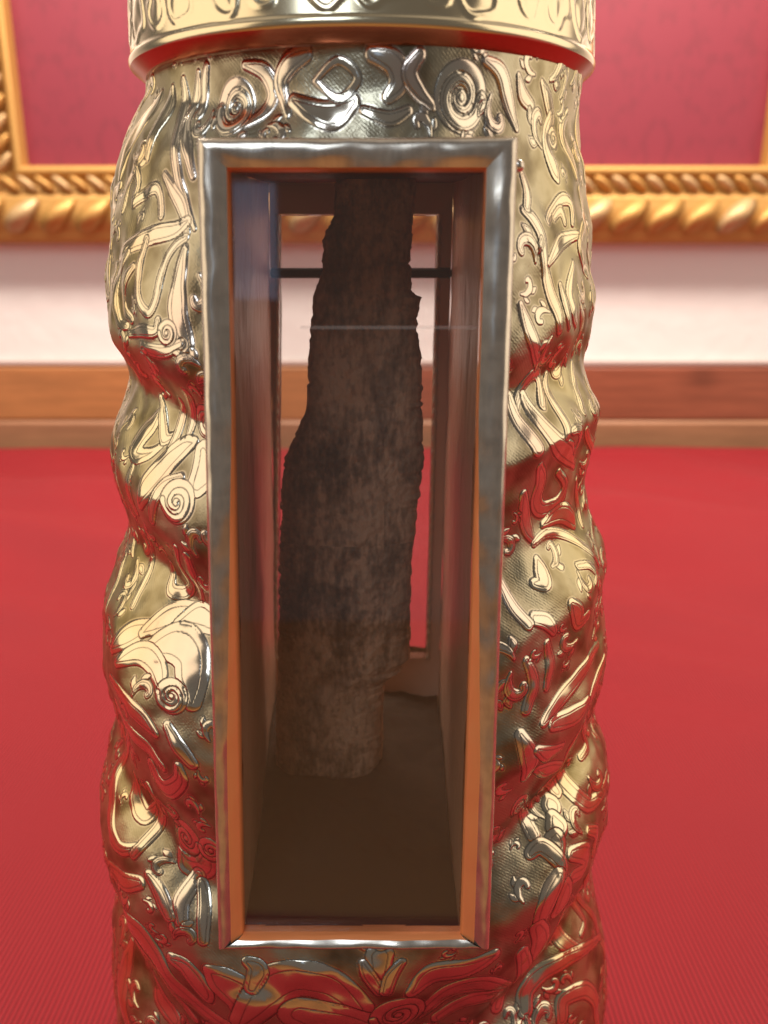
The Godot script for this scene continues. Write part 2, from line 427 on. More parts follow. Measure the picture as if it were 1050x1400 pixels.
func _sleeve_mesh() -> ArrayMesh:
	PL = _table([0, 103.3, 51, 103.3, 69, 101.6, 87, 101.4, 100, 99.2, 113, 95.9, 123, 97.0, 136, 98.7, 148, 99.2, 161, 97.7, 173, 94.5, 182, 90.9, 193, 91.1, 210, 92.2, 221, 91.9, 232, 90.1, 243, 86.4, 254, 81.0, 258, 79.5, 263, 80.6, 273, 82.7, 284, 83.0, 291, 81.4, 300, 77.3, 308, 75.1, 313, 76.1, 319, 78.7, 325, 79.8, 339, 78.5, 356, 75.9, 368, 73.4, 378, 70.2, 386, 66.1, 391, 61.7, 393, 62.2, 440, 62.2])
	PR = _table([0, 104.0, 46, 104.0, 75, 102.0, 92, 98.9, 106, 95.4, 119, 91.8, 129, 94.6, 145, 97.1, 161, 96.5, 176, 92.5, 185, 88.5, 191, 90.0, 208, 92.2, 217, 91.0, 228, 89.1, 244, 88.6, 252, 86.7, 262, 82.1, 275, 80.7, 282, 80.9, 292, 81.7, 297, 83.1, 301, 81.8, 309, 77.5, 314, 76.0, 323, 78.0, 332, 78.3, 339, 76.9, 354, 76.0, 365, 73.6, 377, 70.9, 387, 69.8, 395, 70.8, 440, 70.8])
	var front := 589
	var back := 76
	var nu := front + back - 1
	var nv := 861
	var cs := []
	for i in nu:
		var deg := -105.0 + 210.0 * i / (front - 1) if i < front else 105.0 + 150.0 * (i - front + 1) / (back - 1)
		var a := deg_to_rad(deg)
		var lift := lerpf(1.35, 1.0, smoothstep(-0.35, 0.35, a)) * (1.0 - smoothstep(0.35, 1.30, absf(a))) if deg <= 105.0 else 0.0
		cs.append([sin(a), cos(a), lift, smoothstep(-0.35, 0.35, sin(a)), deg, 1.10 + 0.75 * exp(-pow((absf(a) - 0.72) / 0.38, 2.0))])
	var dents := _noise(0.042, 1, 5)
	var v := PackedVector3Array()
	var uv := PackedVector2Array()
	var keep := PackedByteArray()
	v.resize(nu * nv)
	uv.resize(nu * nv)
	keep.resize(nu * nv)
	for j in nv:
		var mm := j * 0.5
		var y := mm * 0.001
		var drop := lerpf(8.0, 22.0, smoothstep(0.31, 0.13, y))
		var p0 := _trend(y)
		var bb := 0.064 + 0.06 * (0.365 - y)
		var gj := mini(j * 2, GH - 1) * GW
		# half widths of the holes at this height
		var hole_front := y > 0.151 and y < 0.3645
		var hole_back := y > 0.168 and y < 0.372
		for i in nu:
			var c: Array = cs[i]
			var f: float = mm + c[2] * drop
			var k := mini(int(f), 479)
			f -= k
			var t := _trend(k * 0.001 + f * 0.001)
			var m := lerpf(lerpf(PL[k], PL[k + 1], f), lerpf(PR[k], PR[k + 1], f), c[3]) / t
			m = 1.0 + (m - 1.0) * lerpf(c[5], 1.0, smoothstep(0.335, 0.372, y))
			var x: float = p0 * m * c[0]
			var z: float = bb * m * c[1]
			var e := 0.0
			if i < front:
				e = EH[gj + mini(i * 2, GW - 1)] + (1.0 * dents.get_noise_2d(i * 0.5, mm) + 0.25 * dents.get_noise_2d(i * 1.3 + 500.0, mm * 2.6)) * smoothstep(0.395, 0.37, y)
			var nx: float = c[0] / p0
			var nz: float = c[1] / bb
			var l := 0.001 * e / sqrt(nx * nx + nz * nz)
			x += X0 + nx * l
			z += nz * l
			var at := j * nu + i
			v[at] = Vector3(x, y, z)
			uv[at] = Vector2(i * 2.0 / GW, j * 2.0 / GH)
			var solid := 1
			if hole_front and z > 0.0 and x > lerpf(-0.0452, -0.0386, (y - 0.151) / 0.2135) and x < 0.0267:
				solid = 0
			if hole_back and z < 0.0 and x > -0.052 and x < 0.030:
				solid = 0
			keep[at] = solid
	return _grid(nu, nv, v, uv, keep)

func _sleeve_material() -> StandardMaterial3D:
	var grain := _noise(0.33, 2, 11).get_image(GW, GH, false, false, false).get_data()
	var patch := _noise(0.012, 4, 23).get_image(GW, GH, false, false, false).get_data()
	var n := GW * GH
	var bump := PackedByteArray()
	var rough := PackedByteArray()
	var tint := PackedByteArray()
	bump.resize(n)
	rough.resize(n)
	tint.resize(n * 3)
	for k in n:
		var d := ED[k]
		var dark := EG[k]
		var b := 150.0
		var r := 24.0 + patch[k] * 0.10
		var grime := 0.0
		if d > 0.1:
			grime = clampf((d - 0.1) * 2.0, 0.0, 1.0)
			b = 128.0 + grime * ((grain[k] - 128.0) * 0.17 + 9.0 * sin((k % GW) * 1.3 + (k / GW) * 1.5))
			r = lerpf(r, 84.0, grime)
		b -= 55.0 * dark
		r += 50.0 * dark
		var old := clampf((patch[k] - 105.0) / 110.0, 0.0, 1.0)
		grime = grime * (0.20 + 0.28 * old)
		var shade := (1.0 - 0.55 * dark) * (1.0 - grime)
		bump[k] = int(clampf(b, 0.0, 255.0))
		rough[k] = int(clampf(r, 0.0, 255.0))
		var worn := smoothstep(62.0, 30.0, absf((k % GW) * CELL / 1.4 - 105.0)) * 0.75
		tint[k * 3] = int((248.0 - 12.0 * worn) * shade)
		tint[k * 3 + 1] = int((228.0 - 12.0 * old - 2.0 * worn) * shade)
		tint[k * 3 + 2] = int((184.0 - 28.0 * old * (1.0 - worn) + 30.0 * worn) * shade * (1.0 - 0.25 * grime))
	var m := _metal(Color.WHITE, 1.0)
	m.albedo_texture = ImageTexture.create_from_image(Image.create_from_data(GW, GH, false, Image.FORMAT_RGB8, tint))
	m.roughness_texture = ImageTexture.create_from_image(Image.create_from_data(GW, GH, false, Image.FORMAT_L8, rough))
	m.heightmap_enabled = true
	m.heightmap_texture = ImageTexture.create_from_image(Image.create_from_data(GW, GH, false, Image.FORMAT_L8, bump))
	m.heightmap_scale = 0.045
	return m

func _cuff_mesh(first: int, last: int) -> ArrayMesh:
	# an oval band: the under side from the neck outward, the rounded rim, then a face of pressed tongues
	var prof := [Vector2(-10.0, 2.6), Vector2(-8.5, 1.7), Vector2(-6.0, 1.3), Vector2(-4.6, 1.3), Vector2(-4.0, 1.4), Vector2(-3.5, 1.7), Vector2(-2.7, 2.3), Vector2(-1.8, 3.0), Vector2(-0.9, 3.7), Vector2(-0.35, 4.2), Vector2(0.0, 4.8), Vector2(0.1, 5.6), Vector2(-0.1, 6.2)]
	for i in 110:
		prof.append(Vector2(-0.6 - 0.055 * i * 0.5, 6.8 + i * 0.5))
	var nu := 721
	prof = prof.slice(first, last)
	var nv := prof.size()
	var v := PackedVector3Array()
	var uv := PackedVector2Array()
	for j in nv:
		var p: Vector2 = prof[j]
		for i in nu:
			var a := TAU * i / (nu - 1) - PI
			var e := 0.0
			if p.y > 6.7:
				var t := (p.y - 7.0) / 15.0
				var turn := rad_to_deg(a) / 10.6 + 0.12 + 0.13 * sin(a * 17.0 + 0.6) + 0.06 * sin(p.y * 0.5 + a * 40.0)
				var s := fposmod(turn, 1.0) - 0.5
				var up := t - 0.42
				var dist := absf(s) / 0.44 if up > 0.0 else Vector2(s / 0.44, up / 0.40).length()
				if t < 1.0:
					dist *= 1.0 + 0.16 * sin(floorf(turn) * 2.4)
					e += 0.35 * (smoothstep(1.0, 0.82, dist) - smoothstep(0.78, 0.6, dist))
					e += 0.4 * smoothstep(0.42, 0.1, Vector2(s / 0.8, (up - 0.05) / 0.9).length())
				else:
					e += 0.8 * sin(rad_to_deg(a) * 0.42 + t * 3.0) * sin(t * 5.0 + sin(a * 9.0)) * smoothstep(1.0, 1.15, t)
			var ra := 0.0702 + (p.x + e) * 0.001
			var rb := 0.0690 + (p.x + e) * 0.001
			var z := rb * cos(a)
			v.append(Vector3(-0.0064 + ra * sin(a), 0.3942 + p.y * 0.001 - 0.075 * z, z))
			uv.append(Vector2(float(i) / nu, float(j) / nv))
	return _grid(nu, nv, v, uv)

# ------------------------------------------------------------------ the window of the reliquary
# corners of the frame: left-bottom, right-bottom, right-top, left-top
const OUT := [Vector3(-0.0487, 0.1494, 0.0880), Vector3(0.0310, 0.1494, 0.0880), Vector3(0.0300, 0.3681, 0.0820), Vector3(-0.0419, 0.3678, 0.0820)]
const GLS := [Vector3(-0.0414, 0.1530, 0.0845), Vector3(0.0224, 0.1530, 0.0845), Vector3(0.0230, 0.3612, 0.0785), Vector3(-0.0353, 0.3612, 0.0785)]

# sweeps a profile (share of the way in from the outer edge, mm in front of the outer edge) along side k, mitred at both corners
func _frame_side(k: int, prof: Array, wob: FastNoiseLite, split := 0.58) -> ArrayMesh:
	var a0: Vector3 = OUT[k]
	var a1: Vector3 = OUT[(k + 1) % 4]
	var b0: Vector3 = GLS[k]
	var b1: Vector3 = GLS[(k + 1) % 4]
	var n := 90
	var nv := prof.size()
	var v := PackedVector3Array()
	var uv := PackedVector2Array()
	var out := Vector3(0, 0.027, 1).normalized()
	for j in nv:
		var p: Vector2 = prof[j]
		for i in n:
			var t := float(i) / (n - 1)
			var fine := clampf(minf(t, 1.0 - t) * 25.0, 0.0, 1.0)
			var a := a0.lerp(a1, t)
			var b := b0.lerp(b1, t)
			b += out * out.dot(a - b)
			# coppery band widened towards the foot in place of an orange reflection
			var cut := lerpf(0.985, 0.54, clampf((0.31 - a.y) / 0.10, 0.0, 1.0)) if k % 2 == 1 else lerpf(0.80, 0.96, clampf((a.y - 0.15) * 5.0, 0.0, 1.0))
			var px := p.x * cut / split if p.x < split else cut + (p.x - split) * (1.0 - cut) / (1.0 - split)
			var pt := a.lerp(b, px) + out * (p.y * 0.001)
			var q := pt * 1000.0
			var w := 0.45 * wob.get_noise_3d(q.x, q.y, p.x * 14.0) * fine if p.y > -4.0 else 0.0
			v.append(pt + out * w * 0.001)
			uv.append(Vector2(t, p.x))
	return _grid(n, nv, v, uv)

func _pane(c: Array, thick: float) -> ArrayMesh:
	var st := _start()
	var d := Vector3(0, 0, -thick)
	_quad(st, c[0], c[3], c[2], c[1])
	_quad(st, c[0] + d, c[1] + d, c[2] + d, c[3] + d)
	for k in 4:
		var k2 := (k + 1) % 4
		_quad(st, c[k], c[k2], c[k2] + d, c[k] + d)
	return _done(st)

# a sheet between two edges, a little uneven like hammered metal
func _sheet(a0: Vector3, a1: Vector3, b0: Vector3, b1: Vector3, amp: float, s: int, nu := 60, nv := 40) -> ArrayMesh:
	var wob := _noise(0.035, 2, s)
	var n := (a1 - a0).cross(b0 - a0).normalized()
	var v := PackedVector3Array()
	var uv := PackedVector2Array()
	for j in nv:
		for i in nu:
			var t := float(i) / (nu - 1)
			var w := float(j) / (nv - 1)
			var p: Vector3 = a0.lerp(a1, t).lerp(b0.lerp(b1, t), w)
			v.append(p + n * amp * wob.get_noise_3d(p.x * 1000.0, p.y * 1000.0, p.z * 1000.0))
			uv.append(Vector2(t, w))
	return _grid(nu, nv, v, uv)

func _bone_mesh() -> ArrayMesh:
	var L := [369.9, -15.1, 357.7, -16.4, 350.2, -20.8, 340.7, -21.8, 334.2, -24.3, 324.9, -25.6, 312.9, -26.6, 295.6, -27.9, 285.4, -31.7, 280.2, -34.4, 264.4, -36.3, 231.2, -37.8, 201.7, -39.7, 170.5, -41.7, 150.9, -42.4, 134.0, -41.9]
	var R := [369.9, 10.4, 357.7, 9.9, 340.7, 10.3, 333.8, 10.4, 332.8, 13.3, 322.5, 12.2, 312.9, 14.1, 295.6, 14.3, 280.2, 14.0, 269.7, 12.6, 259.0, 11.7, 242.5, 9.8, 213.7, 9.5, 203.8, 9.6, 200.8, 6.3, 199.0, 6.6, 195.3, 0.0, 170.5, -0.6, 134.0, -0.6]
	var rag := _noise(0.35, 3, 31)
	var lump := _noise(0.055, 3, 32)
	var pore := _noise(0.5, 2, 33)
	var nv := 520
	var nu := 120
	var v := PackedVector3Array()
	var uv := PackedVector2Array()
	for j in nv:
		var mm := 153.0 + 217.0 * j / (nv - 1)
		var l := _at(L, mm) + 0.9 * rag.get_noise_2d(mm, 3.0) * absf(lump.get_noise_2d(mm * 2.0, 400.0)) * 3.0 + 0.5 * lump.get_noise_2d(mm, 90.0)
		var r := _at(R, mm) + 0.9 * rag.get_noise_2d(mm, 50.0) * absf(lump.get_noise_2d(mm * 2.0, 600.0)) * 3.0 + 0.5 * lump.get_noise_2d(mm, 190.0)
		var cx := (l + r) * 0.5
		l += 2.5 * smoothstep(275.0, 300.0, mm) * smoothstep(366.0, 345.0, mm)
		var hw := (r - l) * 0.5
		var deep := lerpf(13.0, 9.0, clampf((mm - 160.0) / 200.0, 0.0, 1.0))
		for i in nu:
			var a := TAU * i / (nu - 1) - PI
			var sx := signf(sin(a)) * pow(absf(sin(a)), 0.6)
			var sz := signf(cos(a)) * pow(absf(cos(a)), 0.7)
			var side := 1.0 - absf(sx)
			var rel := 2.6 * lump.get_noise_3d(sx * hw, mm * 0.6, sz * 12.0) + 0.9 * pore.get_noise_3d(sx * hw * 1.3, mm * 0.22, sz * 9.0)
			# a long hollow down the shaft and a broken pit near the foot
			rel -= 2.2 * exp(-pow((sx - 0.25) / 0.22, 2.0)) * smoothstep(250.0, 290.0, mm) if sz > 0.0 else 0.0
			rel -= 3.5 * exp(-pow((sx * hw + cx + 23.0) / 3.5, 2.0) - pow((mm - 196.0) / 5.0, 2.0)) if sz > 0.0 else 0.0
			var foot := pow(1.0 - float(j) / (nv - 1), 14.0) * (3.5 * rag.get_noise_2d(sx * hw * 0.8 + 40.0, sz * 6.0) - 5.0)
			v.append(Vector3((cx + sx * hw) * 0.001, (mm + foot) * 0.001, 0.005 + (deep * sz + rel * side) * 0.001))
			uv.append(Vector2(float(i) / (nu - 1), float(j) / (nv - 1)))
	return _grid(nu, nv, v, uv)

func _at(list: Array, y: float) -> float:
	for k in list.size() / 2 - 1:
		if y >= list[k * 2 + 2]:
			var t := clampf((y - list[k * 2 + 2]) / maxf(0.1, list[k * 2] - list[k * 2 + 2]), 0.0, 1.0)
			return lerpf(list[k * 2 + 3], list[k * 2 + 1], t)
	return list[-1]

func _texture(w: int, h: int, f: Callable) -> ImageTexture:
	var im := Image.create(w, h, false, Image.FORMAT_RGB8)
	for j in h:
		for i in w:
			im.set_pixel(i, j, f.call(i, j))
	return ImageTexture.create_from_image(im)

func _grey_noise(n: FastNoiseLite, w: int, h: int) -> ImageTexture:
	return ImageTexture.create_from_image(n.get_image(w, h, false, false, true))

# ------------------------------------------------------------------ the hung gold frame
# one rail of the moulding: from corner to corner with mitres; in = towards the picture
func _rail(a: Vector3, b: Vector3, inward: Vector3) -> ArrayMesh:
	var prof := [Vector2(0, -30), Vector2(0, 18), Vector2(4, 22), Vector2(14, 24), Vector2(20, 26), Vector2(26, 28), Vector2(40, 34), Vector2(56, 36), Vector2(74, 32), Vector2(84, 30), Vector2(90, 30), Vector2(96, 24), Vector2(103, 17), Vector2(116, 14), Vector2(128, 17), Vector2(133, 24), Vector2(136, 28), Vector2(144, 28), Vector2(150, 24), Vector2(150, -20)]
	var along := (b - a).normalized()
	var v := PackedVector3Array()
	var n := 24
	for q in prof:
		for i in n:
			var t := float(i) / (n - 1)
			var p: Vector3 = a.lerp(b, t) + inward * (q.x * 0.001) + along * (q.x * 0.001 * (1.0 - 2.0 * t)) + Vector3(0, 0, q.y * 0.001)
			v.append(p)
	return _grid(n, prof.size(), v, PackedVector2Array())

# a slanted plump leaf with three strands
func _gadroon(s: int) -> ArrayMesh:
	var rings := []
	var n := 15
	var m := 18
	for j in n:
		var t := float(j) / (n - 1)
		var w := 0.026 * pow(sin(PI * clampf(0.06 + t * 0.88, 0, 1)), 0.45)
		var ring := []
		for k in m:
			var a := TAU * k / m
			var bump := 1.0 + 0.16 * cos(a * 8.0 + s)
			var x := cos(a) * w * bump
			var z := sin(a) * 0.013 * bump * pow(sin(PI * clampf(0.05 + t * 0.9, 0, 1)), 0.5)
			var bow := 0.012 * sin(t * PI * 0.5)
			ring.append(Vector3(x + (t - 0.5) * 0.058 - bow, (t - 0.5) * 0.066, z + 0.014 * sin(t * PI)))
		rings.append(ring)
	return _loft(rings)

func _bead() -> ArrayMesh:
	var rings := []
	for j in 11:
		var t := float(j) / 10.0
		var w := sqrt(maxf(0.02, 1.0 - pow(2.0 * t - 1.0, 2.0)))
		var ring := []
		for k in 14:
			var a := TAU * k / 14.0
			ring.append(Vector3(cos(a) * 0.0125 * w - (t - 0.5) * 0.030, (t - 0.5) * 0.032 + sin(a) * 0.004 * w, sin(a) * 0.0125 * w))
		rings.append(ring)
	return _loft(rings)

# ------------------------------------------------------------------ the scene
func _area(called: String, at: Vector3, look: Vector3, size: Vector2, energy: float, c: Color) -> void:
	var l := AreaLight3D.new()
	l.name = called
	l.area_size = size
	l.light_energy = energy
	l.light_color = c
	l.area_range = 12.0
	l.area_attenuation = 2.0
	l.shadow_enabled = true
	add_child(l, true)
	l.look_at_from_position(at, look, Vector3.UP if absf((look - at).normalized().y) < 0.98 else Vector3.FORWARD)

func _ready() -> void:
	rng.seed = 7
	# camera
	var cam := Camera3D.new()
	cam.name = "camera"
	cam.position = Vector3(0, 0.335, 0.27)
	cam.rotation_degrees = Vector3(-16, 0, 0)
	cam.near = 0.01
	cam.far = 60.0
	var att := CameraAttributesPhysical.new()
	att.frustum_focal_length = 18.14
	att.frustum_focus_distance = 0.235
	att.frustum_near = 0.01
	att.frustum_far = 60.0
	att.exposure_aperture = 7.5
	cam.attributes = att
	cam.fov = 66.97
	add_child(cam)
	cam.current = true
	# the air of the room, dim and warm, and unseen area lights, mostly added fill
	var env := Environment.new()
	env.background_mode = Environment.BG_COLOR
	env.background_color = Color(0.105, 0.096, 0.088).linear_to_srgb()
	env.tonemap_mode = Environment.TONE_MAPPER_LINEAR
	env.tonemap_exposure = 1.2
	env.sdfgi_enabled = true
	env.ssao_enabled = true
	env.ssil_enabled = true
	var we := WorldEnvironment.new()
	we.name = "surroundings"
	we.environment = env
	add_child(we)
	_area("ceiling_fill", Vector3(0.0, 2.3, -0.5), Vector3(0.0, 0.0, -0.5), Vector2(3.6, 2.2), 0.8, Color(1.0, 0.94, 0.86))  # added area light standing in for a bright ceiling
	_area("table_fill", Vector3(0.1, 1.5, -1.0), Vector3(0.1, 0.0, -1.02), Vector2(1.6, 0.4), 1.9, Color(1.0, 0.94, 0.87))  # unseen light added overhead to brighten the far table
	_area("wall_fill", Vector3(0.0, 1.75, -0.75), Vector3(0.0, 0.25, -1.5), Vector2(2.4, 0.25), 5.0, Color(1.0, 0.95, 0.90))  # unseen wash light added to brighten the wall
	_area("right_fill", Vector3(1.9, 0.9, 0.15), Vector3(0.0, 0.3, -0.1), Vector2(2.2, 2.0), 1.5, Color(1.0, 0.93, 0.83))  # added area light standing in for a bright side wall
	_area("left_fill", Vector3(-1.9, 0.8, 0.5), Vector3(0.0, 0.3, 0.0), Vector2(2.0, 1.8), 1.15, Color(1.0, 0.92, 0.80))  # added warm area light that fills reflections on the left
	_area("front_window_light", Vector3(-0.55, 1.5, 1.9), Vector3(0.0, 0.3, 0.0), Vector2(0.8, 1.1), 1.1, Color(0.88, 0.94, 1.0))
	_area("far_window_light", Vector3(-0.52, 0.68, 3.0), Vector3(0.0, 0.34, 0.0), Vector2(0.22, 0.42), 0.020, Color(0.66, 0.82, 1.0))

	_setting()
	_gold_frame()
	_reliquary()

func _setting() -> void:
	# wall
	var wall_mat := _plain(Color(0.90, 0.875, 0.86), 0.85)
	wall_mat.heightmap_enabled = true
	wall_mat.heightmap_texture = _grey_noise(_noise(0.02, 4, 71), 512, 512)
	wall_mat.heightmap_scale = 0.12
	wall_mat.uv1_triplanar = true
	wall_mat.uv1_scale = Vector3(1.2, 1.2, 1.2)
	var wall := _part("wall", _bevel_box(Vector3(-3.0, -0.85, -1.72), Vector3(3.0, 2.6, -1.52), 0.004), wall_mat, self)
	wall.set_meta("kind", "structure")
	wall.set_meta("label", "white plaster wall behind the table")
	# floor
	var floor_mat := _plain(Color(0.60, 0.29, 0.10).linear_to_srgb(), 0.5)
	var fl := _part("floor", _bevel_box(Vector3(-3.0, -0.95, -1.52), Vector3(3.0, -0.85, 3.0), 0.004), floor_mat, self)
	fl.set_meta("kind", "structure")
	fl.set_meta("label", "brown floor under the table")
	# wooden rail along the wall: a strip coloured as a shadow line, two boards that meet behind the reliquary, a lower board
	var rail := _thing("wooden_rail", "wooden rail of two boards along the foot of the white wall", "wooden rail", Vector3(0, 0, -1.52))
	var grain := _texture(512, 128, func(i, j):
		var n: float = _wood.get_noise_2d(i * 0.14, j * 2.2) * 0.5 + _wood.get_noise_2d(i * 0.6 + 300.0, j * 9.0) * 0.25
		var knot: float = exp(-pow((i - 330.0) / 16.0, 2.0) - pow((j - 70.0) / 12.0, 2.0)) * 0.15
		var s := clampf(0.9 + n * 0.18 - knot, 0.0, 1.0)
		return Color(s, s * 0.98, s * 0.95))
	var orange := _plain(Color(0.50, 0.21, 0.075).linear_to_srgb(), 0.45)
	var russet := _plain(Color(0.33, 0.10, 0.055).linear_to_srgb(), 0.4)
	var tan_wood := _plain(Color(0.40, 0.19, 0.10).linear_to_srgb(), 0.5)
	for m in [orange, russet, tan_wood]:
		m.albedo_texture = grain
		m.uv1_triplanar = true
		m.uv1_scale = Vector3(0.9, 3.0, 3.0)
	var lb := _part("board", _bevel_box(Vector3(-1.6, 0.050, 0.001), Vector3(-0.064, 0.168, 0.030), 0.003), orange, rail)
	lb.set_meta("label", "orange brown board left of the reliquary")
	var rb := _part("board", _bevel_box(Vector3(-0.060, 0.050, 0.001), Vector3(1.6, 0.168, 0.030), 0.003), russet, rail)
	rb.set_meta("label", "dark red brown board right of the reliquary")
	_part("shadow_strip", _bevel_box(Vector3(-1.6, 0.170, 0.001), Vector3(1.6, 0.181, 0.020), 0.003), _plain(Color(0.42, 0.30, 0.27).linear_to_srgb(), 0.7), rail)  # grey colour stands in for the shadow line above the boards
	var low := _part("lower_board", _bevel_box(Vector3(-1.6, -0.110, 0.001), Vector3(1.6, 0.048, 0.040), 0.006), tan_wood, rail)
	low.set_meta("label", "paler lower board just above the tablecloth")

	# tablecloth: top with slack folds, and sides that hang
	var folds := _noise(2.6, 2, 41)
	var broad := _noise(0.9, 2, 42)
	var v := PackedVector3Array()
	var uv := PackedVector2Array()
	var nu := 300
	var nv := 240
	for j in nv:
		for i in nu:
			var sx := lerpf(-2.05, 2.05, float(i) / (nu - 1))
			var sz := lerpf(0.78, -1.95, float(j) / (nv - 1))     # length of cloth, front to back
			var x := clampf(sx, -1.5, 1.5)
			var z := clampf(sz, -1.415, 0.275)
			var hang := maxf(maxf(absf(sx) - 1.5, 0.0), maxf(maxf(sz - 0.275, -1.415 - sz), 0.0))
			var far := smoothstep(0.16, 0.6, Vector2(x + 0.01, z).length())
			var u := x * 0.8 + z * 0.5
			var w := z * 0.9 - x * 0.45
			var y := far * (0.030 * folds.get_noise_2d(u * 0.55, w * 1.3) + 0.010 * broad.get_noise_2d(x, z * 1.4)) * clampf(1.0 - hang * 8.0, 0.0, 1.0)
			if sz < -1.3:
				y *= clampf((1.415 + sz) / 0.115, 0.2, 1.0)
			var swing := 0.02 * smoothstep(0.0, 0.5, hang) * (1.0 + sin(sx * 18.0 + sz * 18.0))
			v.append(Vector3(x + signf(sx) * (swing if absf(sx) > 1.5 else 0.0), y - hang, z + (swing * signf(sz + 0.4) * 0.4 if sz > 0.275 or sz < -1.415 else 0.0)))
			uv.append(Vector2(sx, sz))
	var cloth_mat := _plain(Color(0.30, 0.0125, 0.019).linear_to_srgb(), 0.62)
	cloth_mat.rim_enabled = true
	cloth_mat.metallic_specular = 0.3
	cloth_mat.rim = 0.22
	cloth_mat.rim_tint = 0.6
	var weave := _texture(64, 64, func(i, j):
		var s := 0.5 + 0.42 * sin(TAU * i / 8.0) + 0.08 * sin(TAU * j / 4.0 + i)
		return Color(s, s, s))
	cloth_mat.heightmap_enabled = true
	cloth_mat.heightmap_texture = weave
	cloth_mat.heightmap_scale = 0.07
	var stripe := _texture(64, 8, func(i, _j):
		var s := 0.90 + 0.10 * sin(TAU * i / 8.0)
		return Color(s, s, s))
	cloth_mat.albedo_texture = stripe
	cloth_mat.uv1_scale = Vector3(46.0, 46.0, 1.0)
	var cloth := _part("tablecloth", _grid(nu, nv, v, uv), cloth_mat, self)
	cloth.set_meta("label", "plain red ribbed tablecloth under the reliquary")
	cloth.set_meta("category", "tablecloth")
	for c in [[Vector3(0.190, 0.0015, 0.085), 0.0011], [Vector3(0.2, 0.0015, 0.105), 0.0006], [Vector3(0.138, 0.0012, 0.025), 0.0006]]:
		var sp := SphereMesh.new()
		sp.radius = c[1]
		sp.height = c[1] * 1.3
		sp.radial_segments = 7
		sp.rings = 4
		var s := _part("lint_speck", sp, _plain(Color(0.9, 0.6, 0.55), 0.9), cloth)
		s.position = c[0]

var _wood := _noise(0.05, 3, 61)

func _gold_frame() -> void:
	# the moulding is 150 mm wide; its inner edge encloses crimson damask
	var f := _thing("gilt_picture_frame", "large carved gilt frame with crimson damask hanging on the white wall", "picture frame", Vector3(0, 0, -1.52))
	var gilt := _metal(Color(0.50, 0.27, 0.075).linear_to_srgb(), 0.5, 0.45)
	var worn := _metal(Color(0.52, 0.34, 0.16).linear_to_srgb(), 0.48, 0.4)
	var x0 := -0.7466
	var x1 := 0.79
	var y0 := 0.5822
	var y1 := 1.75
	var w := 0.150
	var A := Vector3(x0 - w, y0 - w, 0)
	var B := Vector3(x1 + w, y0 - w, 0)
	var C := Vector3(x1 + w, y1 + w, 0)
	var D := Vector3(x0 - w, y1 + w, 0)
	var front := Vector3(0, 0, 0.031)
	_part("bottom_rail", _rail(A + front, B + front, Vector3.UP), gilt, f)
	_part("right_rail", _rail(B + front, C + front, Vector3.LEFT), gilt, f)
	_part("top_rail", _rail(C + front, D + front, Vector3.DOWN), gilt, f)
	_part("left_rail", _rail(D + front, A + front, Vector3.RIGHT), gilt, f)
	# damask
	var motif := _noise(0.018, 3, 81)
	var damask := _plain(Color(0.20, 0.014, 0.030).linear_to_srgb(), 0.6)
	damask.rim_enabled = true
	damask.rim = 0.4
	damask.rim_tint = 0.7
	damask.albedo_texture = _texture(512, 512, func(i, j):
		var fx: float = absf(fposmod(i / 128.0, 1.0) - 0.5)
		var n: float = motif.get_noise_2d(fx * 330.0, j * 1.5) + 0.6 * motif.get_noise_2d(fx * 700.0 + 900.0, j * 2.6)
		var s := 1.0 - 0.07 * smoothstep(-0.1, 0.6, n) + 0.03 * sin(i * 2.1)
		return Color(s, s, s))
	damask.uv1_triplanar = true
	damask.uv1_scale = Vector3(1.1, 1.1, 1.1)
	var d := _part("damask_panel", _bevel_box(Vector3(x0 - 0.02, y0 - 0.02, 0.012), Vector3(x1 + 0.02, y1 + 0.02, 0.026), 0.001), damask, f)
	d.set_meta("label", "crimson damask fabric stretched inside the frame")
	# carving
	var leaves := [_gadroon(0), _gadroon(1), _gadroon(2)]
	var bead := _bead()
	var n := 0
	var x := A.x + 0.075
	while x < B.x - 0.03:
		var g := _part("gadroon_leaf", leaves[n % 3], worn if n % 4 == 1 else gilt, f)
		g.position = Vector3(x, A.y + 0.052, 0.062)
		n += 1
		x += 0.0745
	x = x0 - 0.03
	while x < x1 + 0.03:
		var b := _part("rope_bead", bead, worn if n % 2 == 1 else gilt, f)
		b.position = Vector3(x, y0 - 0.036, 0.060)
		n += 1
		x += 0.0362
	var y := y0 + 0.005
	while y < y1 - 0.2:
		var b := _part("rope_bead", bead, worn if n % 2 == 1 else gilt, f)
		b.position = Vector3(x0 - 0.036, y, 0.060)
		b.rotation_degrees.z = -90
		n += 1
		y += 0.0362
	y = y0 - 0.06
	while y < y1 - 0.2:
		var g := _part("gadroon_leaf", leaves[n % 3], worn if n % 4 == 1 else gilt, f)
		g.position = Vector3(A.x + 0.052, y, 0.062)
		g.rotation_degrees.z = -90
		n += 1
		y += 0.0745

